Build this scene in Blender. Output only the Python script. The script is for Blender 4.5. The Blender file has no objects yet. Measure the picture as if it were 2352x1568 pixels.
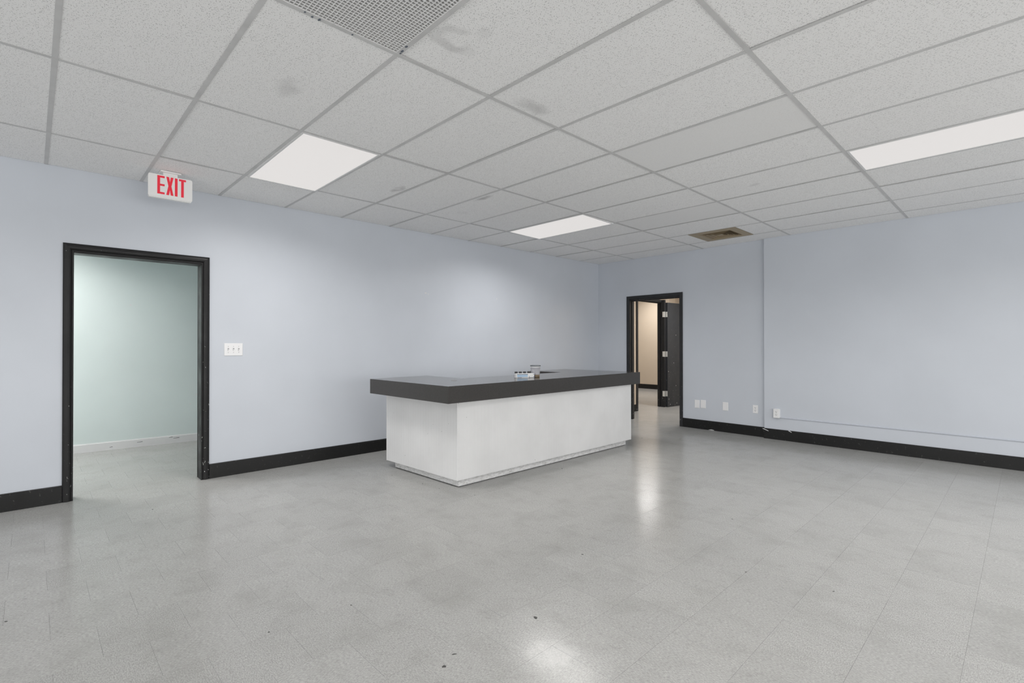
import bpy, bmesh, math, random
from mathutils import Vector, Matrix
random.seed(11)
scene = bpy.context.scene
COL = scene.collection

# ------------------------------------------------------------------ camera
FPX, YAW, PITCH, ROLL = 1143.46, -0.8031, 0.0057, -0.0004
CAM = Vector((4.6003, -0.0783, 1.273))
FW = Vector((math.sin(YAW) * math.cos(PITCH), math.cos(YAW) * math.cos(PITCH), math.sin(PITCH)))
R0 = Vector((math.cos(YAW), -math.sin(YAW), 0)); U0 = R0.cross(FW)
RT = R0 * math.cos(ROLL) + U0 * math.sin(ROLL)
UP = -R0 * math.sin(ROLL) + U0 * math.cos(ROLL)
cd = bpy.data.cameras.new('camera'); cam = bpy.data.objects.new('camera', cd); COL.objects.link(cam)
cd.sensor_width = 36.0; cd.sensor_fit = 'HORIZONTAL'; cd.lens = FPX * 36.0 / 2352.0
cd.clip_start = 0.02; cd.clip_end = 200
M3 = Matrix((RT, UP, -FW)).transposed()
cam.matrix_world = Matrix.Translation(CAM) @ M3.to_4x4()
scene.camera = cam

# ------------------------------------------------------------------ world, exposure
world = bpy.data.worlds.new('world'); scene.world = world; world.use_nodes = True
bg = world.node_tree.nodes['Background']
bg.inputs[0].default_value = (1.0, 0.99, 0.975, 1); bg.inputs[1].default_value = 4.4
scene.view_settings.view_transform = 'Standard'; scene.view_settings.look = 'None'
scene.view_settings.exposure = 0.13; scene.view_settings.gamma = 1.0
scene.view_settings.use_curve_mapping = False
scene.cycles.use_denoising = True
scene.cycles.max_bounces = 10; scene.cycles.diffuse_bounces = 6; scene.cycles.transparent_max_bounces = 12
LAMP_W = 18.5          # watts of each troffer of the main room
LENS = (0.64, 0.617, 0.602)   # luminance of a troffer lens seen at a flat angle

H = 2.7056             # ceiling grid height
DECK = 3.05
X_RIGHT, Y_REAR = 9.7536, -4.8768
def lw_x(y): return -0.8187 + 0.0093 * y
def bk_y(x): return 7.2164 - 0.0318 * x
def pr_y(x): return 7.1019 - 0.0023 * x
XBRK = 2.108

# wall frames: u along the wall (to the right as seen from the room), v out of the wall into the room, z up
def WL(u, v, z): return (lw_x(u) + v, u, z)
def WB(u, v, z): return (u, bk_y(u) - v, z)
def WP(u, v, z): return (u, pr_y(u) - v, z)
def ID(x, y, z): return (x, y, z)

# ------------------------------------------------------------------ node helpers / materials
def new_mat(name):
    m = bpy.data.materials.new(name); m.use_nodes = True
    nt = m.node_tree
    return m, nt, nt.nodes['Principled BSDF']
def N(nt, typ, **kw):
    n = nt.nodes.new(typ)
    for k, v in kw.items():
        if k.startswith('i_'):
            key = k[2:]; key = int(key) if key.isdigit() else key.replace('_', ' ')
            n.inputs[key].default_value = v
        else: setattr(n, k, v)
    return n
def mth(nt, op, a, b=None, c=None, clamp=False):
    n = nt.nodes.new('ShaderNodeMath'); n.operation = op; n.use_clamp = clamp
    for i, v in enumerate((a, b, c)):
        if v is None: continue
        if hasattr(v, 'is_linked'): nt.links.new(v, n.inputs[i])
        else: n.inputs[i].default_value = v
    return n.outputs[0]
def vmul(nt, vec, s):
    n = nt.nodes.new('ShaderNodeVectorMath'); n.operation = 'MULTIPLY'
    nt.links.new(vec, n.inputs[0]); n.inputs[1].default_value = s
    return n.outputs[0]
def vadd(nt, a, b):
    n = nt.nodes.new('ShaderNodeVectorMath'); n.operation = 'ADD'
    nt.links.new(a, n.inputs[0])
    if hasattr(b, 'is_linked'): nt.links.new(b, n.inputs[1])
    else: n.inputs[1].default_value = b
    return n.outputs[0]
def mixc(nt, fac, a, b, typ='MIX'):
    n = nt.nodes.new('ShaderNodeMix'); n.data_type = 'RGBA'; n.blend_type = typ
    for i, v in ((0, fac), (6, a), (7, b)):
        if hasattr(v, 'is_linked'): nt.links.new(v, n.inputs[i])
        else: n.inputs[i].default_value = v if i == 0 else (*v, 1) if len(v) == 3 else v
    return n.outputs[2]
def noise(nt, vec, scale, detail=2.0, rough=0.5):
    n = nt.nodes.new('ShaderNodeTexNoise'); n.inputs['Scale'].default_value = scale
    n.inputs['Detail'].default_value = detail; n.inputs['Roughness'].default_value = rough
    nt.links.new(vec, n.inputs['Vector']); return n.outputs['Fac']
def ramp(nt, fac, lo, hi, a=0.0, b=1.0):
    n = nt.nodes.new('ShaderNodeMapRange'); n.clamp = True
    nt.links.new(fac, n.inputs[0])
    for i, v in ((1, lo), (2, hi), (3, a), (4, b)): n.inputs[i].default_value = v
    return n.outputs[0]
def bump(nt, b, h, strength, dist=0.002):
    n = nt.nodes.new('ShaderNodeBump'); n.inputs['Strength'].default_value = strength
    n.inputs['Distance'].default_value = dist; nt.links.new(h, n.inputs['Height'])
    nt.links.new(n.outputs[0], b.inputs['Normal'])
def pos(nt): return nt.nodes.new('ShaderNodeNewGeometry').outputs['Position']
def plain(name, col, rough=0.5, metal=0.0, spec=0.5):
    m, nt, b = new_mat(name)
    b.inputs['Base Color'].default_value = (*col, 1); b.inputs['Roughness'].default_value = rough
    b.inputs['Metallic'].default_value = metal; b.inputs['Specular IOR Level'].default_value = spec
    return m

def paint_mat(name, col, rough=0.4, var=0.03, marks=True):
    m, nt, b = new_mat(name); p = pos(nt)
    n1 = noise(nt, p, 1.3, 3)
    c = mixc(nt, ramp(nt, n1, 0.3, 0.7), tuple(x * (1 - var) for x in col), tuple(min(1, x * (1 + var)) for x in col))
    if marks:      # sparse small scuffs and patched nail holes
        v = N(nt, 'ShaderNodeTexVoronoi'); v.inputs['Scale'].default_value = 2.3
        nt.links.new(p, v.inputs['Vector'])
        d = mth(nt, 'ADD', v.outputs['Distance'], mth(nt, 'MULTIPLY', noise(nt, p, 60, 2), 0.02))
        msk = mth(nt, 'LESS_THAN', d, 0.017)
        c = mixc(nt, mth(nt, 'MULTIPLY', msk, 0.3), c, (0.2, 0.2, 0.22))
    nt.links.new(c, b.inputs['Base Color'])
    b.inputs['Roughness'].default_value = rough
    nt.links.new(ramp(nt, noise(nt, p, 2.1, 2), 0.3, 0.7, rough - 0.05, rough + 0.06), b.inputs['Roughness'])
    bump(nt, b, noise(nt, p, 160, 2), 0.12, 0.001)
    return m

def black_paint(name, chips=0.5, col=(0.015, 0.015, 0.0155), rough=0.42):
    m, nt, b = new_mat(name); p = pos(nt)
    sep = N(nt, 'ShaderNodeSeparateXYZ'); nt.links.new(p, sep.inputs[0])
    st = vmul(nt, p, (1, 1, 0.55))
    big = noise(nt, st, 55, 3, 0.6)
    low = ramp(nt, sep.outputs[2], 0.1, 1.5, 0.675, 0.74)
    msk = mth(nt, 'MULTIPLY', mth(nt, 'GREATER_THAN', big, low), chips, clamp=True)
    sc = mth(nt, 'GREATER_THAN', noise(nt, vmul(nt, p, (1, 1, 7)), 26, 2), 0.72)
    base = mixc(nt, mth(nt, 'MULTIPLY', sc, 0.25), col, (0.09, 0.09, 0.09))
    c = mixc(nt, msk, base, (0.7, 0.7, 0.68))
    nt.links.new(c, b.inputs['Base Color'])
    nt.links.new(ramp(nt, noise(nt, p, 6, 2), 0.3, 0.7, rough - 0.08, rough + 0.1), b.inputs['Roughness'])
    b.inputs['Specular IOR Level'].default_value = 0.3
    return m

def ceiling_tile_mat(name, stains=(), smooth=False):
    m, nt, b = new_mat(name)
    tc = N(nt, 'ShaderNodeTexCoord'); oi = N(nt, 'ShaderNodeObjectInfo')
    cmb = N(nt, 'ShaderNodeCombineXYZ')
    for i, k in enumerate((37.0, 91.0, 11.0)):
        nt.links.new(mth(nt, 'MULTIPLY', oi.outputs['Random'], k), cmb.inputs[i])
    o = vadd(nt, tc.outputs['Object'], cmb.outputs[0])
    wob = N(nt, 'ShaderNodeTexNoise'); wob.inputs['Scale'].default_value = 14; nt.links.new(o, wob.inputs['Vector'])
    ow = vadd(nt, o, vmul(nt, wob.outputs['Color'], (0.018, 0.018, 0)))
    c = mixc(nt, ramp(nt, noise(nt, o, 260, 2), 0.3, 0.7), (0.91, 0.91, 0.91), (0.96, 0.96, 0.96))
    if smooth: c = mixc(nt, 0.25, c, (0.70, 0.70, 0.70))
    specks = None
    for ang, sx, sy, thr, keep, seed in ((0.35, 62, 150, 0.23, 0.50, 0.0), (1.25, 70, 160, 0.20, 0.30, 5.0), (2.3, 120, 190, 0.20, 0.30, 9.0)):
        mp = N(nt, 'ShaderNodeMapping'); mp.inputs['Rotation'].default_value = (0, 0, ang)
        mp.inputs['Location'].default_value = (seed, seed * 0.7, 0)
        nt.links.new(ow, mp.inputs['Vector'])
        v = N(nt, 'ShaderNodeTexVoronoi'); v.voronoi_dimensions = '2D'; v.inputs['Scale'].default_value = 1.0
        nt.links.new(vmul(nt, mp.outputs[0], (sx, sy, 1)), v.inputs['Vector'])
        sp = N(nt, 'ShaderNodeSeparateColor'); nt.links.new(v.outputs['Color'], sp.inputs[0])
        on = mth(nt, 'LESS_THAN', sp.outputs[0], keep)
        rad = mth(nt, 'MULTIPLY_ADD', sp.outputs[1], thr * 0.8, thr * 0.35)
        k = mth(nt, 'MULTIPLY', mth(nt, 'LESS_THAN', v.outputs['Distance'], rad), on)
        specks = k if specks is None else mth(nt, 'MAXIMUM', specks, k)
    c = mixc(nt, mth(nt, 'MULTIPLY', specks, 0.10 if smooth else 0.44), c, (0.16, 0.16, 0.16))
    for (sx, sy, rx, ry, a, ring) in stains:
        mp = N(nt, 'ShaderNodeVectorMath', operation='SUBTRACT'); nt.links.new(tc.outputs['Object'], mp.inputs[0])
        mp.inputs[1].default_value = (sx, sy, 0)
        wn = N(nt, 'ShaderNodeTexNoise'); wn.inputs['Scale'].default_value = 9; nt.links.new(tc.outputs['Object'], wn.inputs['Vector'])
        q = vadd(nt, mp.outputs[0], vmul(nt, vadd(nt, wn.outputs['Color'], (-0.5, -0.5, -0.5)), (0.09, 0.09, 0)))
        q = vmul(nt, q, (1 / rx, 1 / ry, 0))
        L = N(nt, 'ShaderNodeVectorMath', operation='LENGTH'); nt.links.new(q, L.inputs[0])
        d = L.outputs['Value']
        if ring: d = mth(nt, 'MULTIPLY', mth(nt, 'ABSOLUTE', mth(nt, 'SUBTRACT', d, 0.78)), 2.4)
        f = ramp(nt, d, 0.35, 1.0, a, 0.0)
        f = mth(nt, 'MULTIPLY', f, ramp(nt, noise(nt, tc.outputs['Object'], 5, 2), 0.35, 0.6))
        c = mixc(nt, f, c, (0.42, 0.42, 0.42))
    nt.links.new(c, b.inputs['Base Color'])
    b.inputs['Roughness'].default_value = 0.95; b.inputs['Specular IOR Level'].default_value = 0.1
    bump(nt, b, mth(nt, 'SUBTRACT', noise(nt, o, 300, 2), specks), 0.25, 0.001)
    return m

TS = 0.3048
def floor_mat(name):
    m, nt, b = new_mat(name); p = pos(nt)
    sep = N(nt, 'ShaderNodeSeparateXYZ'); nt.links.new(p, sep.inputs[0])
    colf = mth(nt, 'FLOOR', mth(nt, 'DIVIDE', mth(nt, 'SUBTRACT', sep.outputs[0], 0.15), TS))
    par = mth(nt, 'MULTIPLY', mth(nt, 'ABSOLUTE', mth(nt, 'MODULO', colf, 2.0)), -TS / 2)
    rowf = mth(nt, 'FLOOR', mth(nt, 'DIVIDE', mth(nt, 'SUBTRACT', sep.outputs[1], mth(nt, 'ADD', par, -0.0146)), TS))
    cc = N(nt, 'ShaderNodeCombineXYZ'); nt.links.new(colf, cc.inputs[0]); nt.links.new(rowf, cc.inputs[1])
    wn = N(nt, 'ShaderNodeTexWhiteNoise'); wn.noise_dimensions = '2D'; nt.links.new(cc.outputs[0], wn.inputs['Vector'])
    rnd = wn.outputs['Value']
    tall = mth(nt, 'GREATER_THAN', rnd, 0.5)
    off = vmul(nt, wn.outputs['Color'], (13, 17, 0))
    po = vadd(nt, p, off)
    # marbling runs with the length of one tile and across the next
    n_a = noise(nt, vmul(nt, po, (1.0, 2.7, 1)), 84, 5, 0.7)
    n_b = noise(nt, vmul(nt, po, (2.7, 1.0, 1)), 84, 5, 0.7)
    mm = N(nt, 'ShaderNodeMix'); mm.data_type = 'FLOAT'
    nt.links.new(tall, mm.inputs[0]); nt.links.new(n_a, mm.inputs[2]); nt.links.new(n_b, mm.inputs[3])
    marb = mm.outputs[0]
    c = mixc(nt, ramp(nt, marb, 0.33, 0.68), (0.28, 0.28, 0.272), (0.50, 0.50, 0.486))
    fl = noise(nt, po, 210, 2)
    c = mixc(nt, ramp(nt, fl, 0.62, 0.74, 0, 0.45), c, (0.26, 0.26, 0.25))
    c = mixc(nt, ramp(nt, fl, 0.36, 0.26, 0, 0.4), c, (0.75, 0.75, 0.73))
    # dirt and wear
    d1 = noise(nt, p, 0.9, 4, 0.6); d2 = noise(nt, p, 4.5, 3, 0.6)
    c = mixc(nt, ramp(nt, d1, 0.36, 0.7, 0.0, 0.16), c, (0.30, 0.30, 0.285))
    c = mixc(nt, ramp(nt, d2, 0.48, 0.72, 0.0, 0.36), c, (0.27, 0.27, 0.255))
    d3 = noise(nt, vmul(nt, po, (1, 1.6, 1)), 19, 4, 0.65)
    c = mixc(nt, ramp(nt, d3, 0.56, 0.74, 0.0, 0.38), c, (0.24, 0.24, 0.228))
    br = ramp(nt, rnd, 0, 1, 0.965, 1.03)
    bc = N(nt, 'ShaderNodeCombineColor')
    for i in range(3): nt.links.new(br, bc.inputs[i])
    c = mixc(nt, 1.0, c, bc.outputs[0], 'MULTIPLY')
    # pale splotch: ceiling light's reflection on a worn patch, put into the colour
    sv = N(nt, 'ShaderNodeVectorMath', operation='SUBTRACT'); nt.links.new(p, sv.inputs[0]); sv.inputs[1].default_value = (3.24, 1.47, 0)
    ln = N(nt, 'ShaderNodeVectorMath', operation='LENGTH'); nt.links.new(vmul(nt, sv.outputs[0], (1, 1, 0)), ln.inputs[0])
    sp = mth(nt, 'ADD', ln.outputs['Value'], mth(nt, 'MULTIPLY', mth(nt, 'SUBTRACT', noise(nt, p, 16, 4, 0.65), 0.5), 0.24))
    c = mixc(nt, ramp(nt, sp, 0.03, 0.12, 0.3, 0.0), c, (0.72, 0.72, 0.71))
    nt.links.new(c, b.inputs['Base Color'])
    rr = mth(nt, 'MINIMUM', mth(nt, 'ADD', ramp(nt, d2, 0.3, 0.7, 0.16, 0.22), ramp(nt, d1, 0.3, 0.7, -0.02, 0.04)), 0.255)
    nt.links.new(rr, b.inputs['Roughness'])
    b.inputs['Specular IOR Level'].default_value = 0.15
    bump(nt, b, mth(nt, 'ADD', noise(nt, p, 7, 3), mth(nt, 'MULTIPLY', marb, 0.1)), 0.05, 0.004)
    return m

MAT = {}
MAT['wall'] = paint_mat('periwinkle_wall_paint', (0.594, 0.628, 0.682), 0.36)
MAT['mint'] = paint_mat('mint_wall_paint', (0.68, 0.76, 0.745), 0.45)
MAT['tan'] = paint_mat('tan_wall_paint', (0.63, 0.54, 0.435), 0.5, marks=False)
MAT['white_paint'] = paint_mat('white_paint', (0.72, 0.72, 0.72), 0.4, marks=False)
MAT['black'] = black_paint('black_trim_paint', 0.85)
MAT['black_base'] = black_paint('black_baseboard_paint', 0.07, (0.012, 0.012, 0.012), 0.38)
MAT['black_door'] = black_paint('black_door_paint', 0.5, (0.026, 0.027, 0.029), 0.5)
MAT['slab'] = black_paint('charcoal_door_paint', 0.4, (0.042, 0.046, 0.052), 0.5)
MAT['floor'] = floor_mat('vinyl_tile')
MAT['joint'] = plain('joint_grime', (0.16, 0.16, 0.15), 0.8)
MAT['tile'] = ceiling_tile_mat('acoustic_tile')
MAT['tile_smooth'] = ceiling_tile_mat('acoustic_tile_fine', smooth=True)
MAT['deck'] = plain('plenum_deck', (0.05, 0.05, 0.05), 0.9)
MAT['plain_ceiling'] = plain('plain_ceiling', (0.8, 0.8, 0.79), 0.9)
def tee_mat():
    m, nt, b = new_mat('ceiling_tee_paint'); p = pos(nt)
    c = mixc(nt, ramp(nt, noise(nt, p, 7, 3, 0.6), 0.35, 0.7), (0.65, 0.65, 0.65), (0.57, 0.57, 0.57))
    nt.links.new(c, b.inputs['Base Color']); b.inputs['Roughness'].default_value = 0.55
    return m
MAT['tee'] = tee_mat()
MAT['fixture'] = plain('white_fixture_enamel', (0.78, 0.78, 0.78), 0.4)
def lens_mat():
    m, nt, b = new_mat('light_lens')
    b.inputs['Base Color'].default_value = (0.05, 0.05, 0.05, 1); b.inputs['Roughness'].default_value = 0.5
    b.inputs['Emission Color'].default_value = (*LENS, 1); b.inputs['Emission Strength'].default_value = 1.0
    return m
MAT['lens'] = lens_mat()
MAT['egg'] = plain('eggcrate_plastic', (0.84, 0.84, 0.84), 0.5)
MAT['void'] = plain('duct_black', (0.012, 0.012, 0.012), 0.9)
MAT['brown'] = plain('tan_diffuser_enamel', (0.36, 0.29, 0.19), 0.5)
MAT['brown_dark'] = plain('diffuser_louvre_enamel', (0.25, 0.19, 0.12), 0.5)
MAT['plate'] = plain('white_plate_plastic', (0.84, 0.84, 0.845), 0.35)
MAT['slot'] = plain('dark_slot', (0.03, 0.03, 0.03), 0.6)
MAT['toggle'] = plain('grey_plastic', (0.30, 0.30, 0.30), 0.4)
MAT['screw'] = plain('screw_metal', (0.42, 0.42, 0.42), 0.4, 0.6)
MAT['sign'] = plain('exit_sign_plastic', (0.88, 0.88, 0.87), 0.4)
MAT['red'] = plain('exit_red_plastic', (0.80, 0.022, 0.048), 0.45)
_b = MAT['red'].node_tree.nodes['Principled BSDF']; _b.inputs['Emission Color'].default_value = (1, 0.03, 0.07, 1); _b.inputs['Emission Strength'].default_value = 0.10
MAT['hinge'] = plain('hinge_steel', (0.85, 0.85, 0.82), 0.4, 0.0)
MAT['raceway'] = paint_mat('raceway_paint', (0.56, 0.59, 0.66), 0.4, marks=False)
def laminate(name, rough, spec):
    m, nt, b = new_mat(name); p = pos(nt)
    n = noise(nt, p, 120, 3, 0.6)
    c = mixc(nt, ramp(nt, n, 0.3, 0.7), (0.030, 0.0275, 0.0255), (0.050, 0.046, 0.043))
    c = mixc(nt, ramp(nt, noise(nt, p, 900, 1), 0.6, 0.72, 0, 0.5), c, (0.13, 0.12, 0.11))
    nt.links.new(c, b.inputs['Base Color']); b.inputs['Roughness'].default_value = rough
    b.inputs['Specular IOR Level'].default_value = spec
    return m
MAT['laminate'] = laminate('charcoal_laminate', 0.34, 0.45)
MAT['laminate_top'] = laminate('charcoal_laminate_polished', 0.15, 0.85)
def counter_paint(name, scuff):
    m, nt, b = new_mat(name); p = pos(nt)
    c = mixc(nt, ramp(nt, noise(nt, p, 3, 3), 0.3, 0.7), (0.72, 0.72, 0.72), (0.78, 0.78, 0.78))
    if scuff:
        s = noise(nt, vmul(nt, p, (1, 1, 3)), 24, 5, 0.7)
        c = mixc(nt, ramp(nt, s, 0.45, 0.72), c, (0.45, 0.45, 0.44))
        c = mixc(nt, mth(nt, 'GREATER_THAN', noise(nt, p, 60, 3, 0.7), 0.69), c, (0.14, 0.14, 0.14))
    else:
        c = mixc(nt, mth(nt, 'GREATER_THAN', noise(nt, p, 38, 2), 0.775), c, (0.25, 0.25, 0.24))
    nt.links.new(c, b.inputs['Base Color']); b.inputs['Roughness'].default_value = 0.42
    return m
MAT['counter'] = counter_paint('white_counter_paint', False)
MAT['toe'] = counter_paint('scuffed_toe_paint', True)
def translucent(name, col, alpha, rough=0.25):
    m = plain(name, col, rough); b = m.node_tree.nodes['Principled BSDF']
    b.inputs['Alpha'].default_value = alpha
    return m
MAT['cup'] = translucent('frosted_cup_plastic', (0.50, 0.50, 0.54), 0.78)
MAT['cup_lid'] = translucent('cup_lid_plastic', (0.15, 0.165, 0.18), 0.92)
MAT['cup_band'] = plain('cup_rim_band', (0.70, 0.71, 0.73), 0.3)
MAT['cup_fill'] = plain('brown_residue', (0.20, 0.145, 0.085), 0.4)
MAT['carton'] = plain('white_carton', (0.85, 0.85, 0.85), 0.45)
MAT['blue'] = plain('pale_blue_print', (0.42, 0.58, 0.76), 0.4)
MAT['navy'] = plain('dark_blue_print', (0.03, 0.05, 0.13), 0.4)
MAT['grey_print'] = plain('grey_print', (0.11, 0.13, 0.16), 0.4)
MAT['rack'] = plain('black_rack_plastic', (0.015, 0.015, 0.018), 0.4)
MAT['chip'] = plain('dark_gouge', (0.075, 0.075, 0.072), 0.8)
MAT['alu'] = plain('window_aluminium', (0.45, 0.45, 0.46), 0.35, 0.7)
def glass_mat():
    m = bpy.data.materials.new('window_glass'); m.use_nodes = True; nt = m.node_tree
    nt.nodes.remove(nt.nodes['Principled BSDF'])
    t = N(nt, 'ShaderNodeBsdfTransparent'); t.inputs[0].default_value = (0.94, 0.94, 0.94, 1)
    g = N(nt, 'ShaderNodeBsdfGlossy'); g.inputs['Roughness'].default_value = 0.02
    mx = N(nt, 'ShaderNodeMixShader'); mx.inputs[0].default_value = 0.08
    nt.links.new(t.outputs[0], mx.inputs[1]); nt.links.new(g.outputs[0], mx.inputs[2])
    nt.links.new(mx.outputs[0], nt.nodes['Material Output'].inputs['Surface'])
    return m
MAT['glass'] = glass_mat()

# ------------------------------------------------------------------ mesh helpers
WLOC = {}
class MB:
    def __init__(s): s.v = []; s.f = []
    def box(s, x0, x1, y0, y1, z0, z1, fn=ID):
        n = len(s.v)
        s.v += [fn(x, y, z) for z in (z0, z1) for (x, y) in ((x0, y0), (x1, y0), (x1, y1), (x0, y1))]
        s.f += [[n + i for i in q] for q in ((0, 3, 2, 1), (4, 5, 6, 7), (0, 1, 5, 4), (1, 2, 6, 5), (2, 3, 7, 6), (3, 0, 4, 7))]
        return s
    def wbox(s, fn, u0, u1, v0, v1, z0, z1): return s.box(u0, u1, v0, v1, z0, z1, fn)
    def prism(s, poly, z0, z1):
        n = len(s.v); k = len(poly)
        s.v += [(x, y, z0) for x, y in poly] + [(x, y, z1) for x, y in poly]
        s.f += [list(range(n + k - 1, n - 1, -1)), list(range(n + k, n + 2 * k))]
        s.f += [[n + i, n + (i + 1) % k, n + k + (i + 1) % k, n + k + i] for i in range(k)]
        return s
    def face_prism(s, fn, poly, v0, v1):
        "polygon given in (u,z), extruded from v0 to v1"
        n = len(s.v); k = len(poly)
        s.v += [fn(u, v0, z) for u, z in poly] + [fn(u, v1, z) for u, z in poly]
        s.f += [list(range(n, n + k)), list(range(n + 2 * k - 1, n + k - 1, -1))]
        s.f += [[n + (i + 1) % k, n + i, n + k + i, n + k + (i + 1) % k] for i in range(k)]
        return s
    def lathe(s, prof, c, seg=32):
        n = len(s.v); k = len(prof)
        for i in range(seg):
            a = 2 * math.pi * i / seg
            s.v += [(c[0] + r * math.cos(a), c[1] + r * math.sin(a), c[2] + z) for r, z in prof]
        for i in range(seg):
            j = (i + 1) % seg
            s.f += [[n + i * k + q, n + j * k + q, n + j * k + q + 1, n + i * k + q + 1] for q in range(k - 1)]
        return s
    def build(s, name, mat, parent=None, bevel=0.0, smooth=False, origin=None, mat2=None):
        me = bpy.data.meshes.new(name)
        xs = [v[0] for v in s.v]; ys = [v[1] for v in s.v]; zs = [v[2] for v in s.v]
        o = origin or ((min(xs) + max(xs)) / 2, (min(ys) + max(ys)) / 2, min(zs))
        me.from_pydata([(v[0] - o[0], v[1] - o[1], v[2] - o[2]) for v in s.v], [], s.f)
        bm = bmesh.new(); bm.from_mesh(me)
        bmesh.ops.recalc_face_normals(bm, faces=bm.faces)
        if bevel: bmesh.ops.bevel(bm, geom=list(bm.edges), offset=bevel, segments=1, affect='EDGES', profile=0.5)
        bm.to_mesh(me); bm.free()
        if smooth:
            for q in me.polygons: q.use_smooth = True
        me.materials.append(MAT[mat] if isinstance(mat, str) else mat)
        return link(name, me, o, parent)
def link(name, data, loc, parent=None):
    ob = bpy.data.objects.new(name, data); COL.objects.link(ob)
    WLOC[ob.name] = Vector(loc)
    if parent is not None:
        ob.parent = parent; ob.location = Vector(loc) - WLOC[parent.name]
    else: ob.location = loc
    return ob
def tag(o, label=None, cat=None, group=None, kind=None):
    if label: o['label'] = label
    if cat: o['category'] = cat
    if group: o['group'] = group
    if kind: o['kind'] = kind
    return o
def thing(name, loc, label=None, cat=None, group=None, kind=None):
    return tag(link(name, None, loc), label, cat, group, kind)
def struct(o, label=None, cat=None): return tag(o, label, cat, None, 'structure')

# ------------------------------------------------------------------ floor
fl = MB().box(-4.6, X_RIGHT + 0.1, Y_REAR - 0.1, 12.8, -0.12, -0.0022).build('floor', 'joint')
struct(fl, 'worn grey vinyl tile floor laid in a half-offset pattern', 'floor')
tile = MB(); h_ = TS / 2 - 0.0003
tile.v = [(-h_, -h_, 0), (h_, -h_, 0), (h_, h_, 0), (-h_, h_, 0), (-h_, -h_, -0.003), (h_, -h_, -0.003), (h_, h_, -0.003), (-h_, h_, -0.003)]
tile.f = [[0, 1, 2, 3], [4, 5, 1, 0], [5, 6, 2, 1], [6, 7, 3, 2], [7, 4, 0, 3]]
cells = []
for k in range(-16, 32):
    x = 0.15 + TS * (k + 0.5)
    y0 = -0.0146 - (TS / 2 if k % 2 else 0)
    for r_ in range(-16, 43):
        y = y0 + TS * (r_ + 0.5)
        if x > X_RIGHT + 0.1 or y < Y_REAR: continue
        if x < -0.85 and not (-1.6 < y < 3.6 or y > 7.2): continue
        d = Vector((x, y, 0)) - CAM; z = d.dot(FW)
        px = 1176 + FPX * d.dot(RT) / z if z > 0.3 else -9999
        py = 784 - FPX * d.dot(UP) / z if z > 0.3 else -9999
        vis = -60 < px < 2412 and 0 < py < 1640 and x > -0.8 and y < 7.0 and not (0.0 < x < 1.1 and 2.7 < y < 5.4)
        cells.append((0 if vis else 1, z if z > 0 else 99, x, y))
cells.sort()
proto = None
rest = MB()
for i, (nv, z, x, y) in enumerate(cells):
    if i < 300 and nv == 0:
        if proto is None:
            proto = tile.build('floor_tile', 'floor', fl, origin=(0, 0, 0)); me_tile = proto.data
            proto.location = Vector((x, y, 0)) - WLOC[fl.name]; ob = proto
        else: ob = link('floor_tile', me_tile, (x, y, 0), fl)
        ob.location.z += random.uniform(-0.00025, 0.0)
        ob.rotation_euler.z = random.gauss(0, 0.0006)
    else:
        n = len(rest.v); rest.v += [(x + a, y + b, c) for a, b, c in tile.v]; rest.f += [[n + q for q in f_] for f_ in tile.f]
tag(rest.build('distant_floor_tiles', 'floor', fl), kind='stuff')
# gouges, scuffs and specks trodden into the tiles
def blob(x, y, rx, ry, ang, name='floor_gouge', mat='chip', t=0.0009):
    m = MB(); k = 11; pts = []
    for i in range(k):
        a = 2 * math.pi * i / k; q = random.uniform(0.65, 1.15)
        a_, b_ = rx * q * math.cos(a), ry * q * math.sin(a)
        pts.append((x + a_ * math.cos(ang) - b_ * math.sin(ang), y + a_ * math.sin(ang) + b_ * math.cos(ang)))
    m.prism(pts, -0.0002, t); return m.build(name, mat, fl)
VA = -YAW      # image-horizontal direction on the floor is (cos YAW, -sin YAW)
ih = math.atan2(-math.sin(YAW), math.cos(YAW))
for (x, y, a, b_, an) in ((3.002, 1.616, 0.016, 0.012, 0), (2.957, 1.176, 0.014, 0.006, ih + 0.3), (2.992, 1.10, 0.012, 0.012, ih),
                          (2.261, 0.683, 0.006, 0.006, 0), (1.331, -0.159, 0.010, 0.006, ih), (2.30, 1.05, 0.008, 0.004, ih),
                          (1.28, 3.84, 0.014, 0.010, 0), (3.1, 3.6, 0.010, 0.005, ih), (3.5, 2.8, 0.010, 0.004, ih), (3.9, 2.9, 0.008, 0.004, ih),
                          (0.95, 5.9, 0.018, 0.008, ih), (1.35, 6.2, 0.02, 0.006, ih), (0.75, 2.5, 0.009, 0.006, 0), (0.30, 2.45, 0.008, 0.006, 0),
                          (0.98, 2.52, 0.008, 0.005, 0), (1.35, 2.62, 0.008, 0.006, 0), (-0.1, 0.6, 0.012, 0.007, 0), (2.72, 2.33, 0.012, 0.006, ih)):
    blob(x, y, a * 0.72, b_ * 0.72, an)

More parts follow.
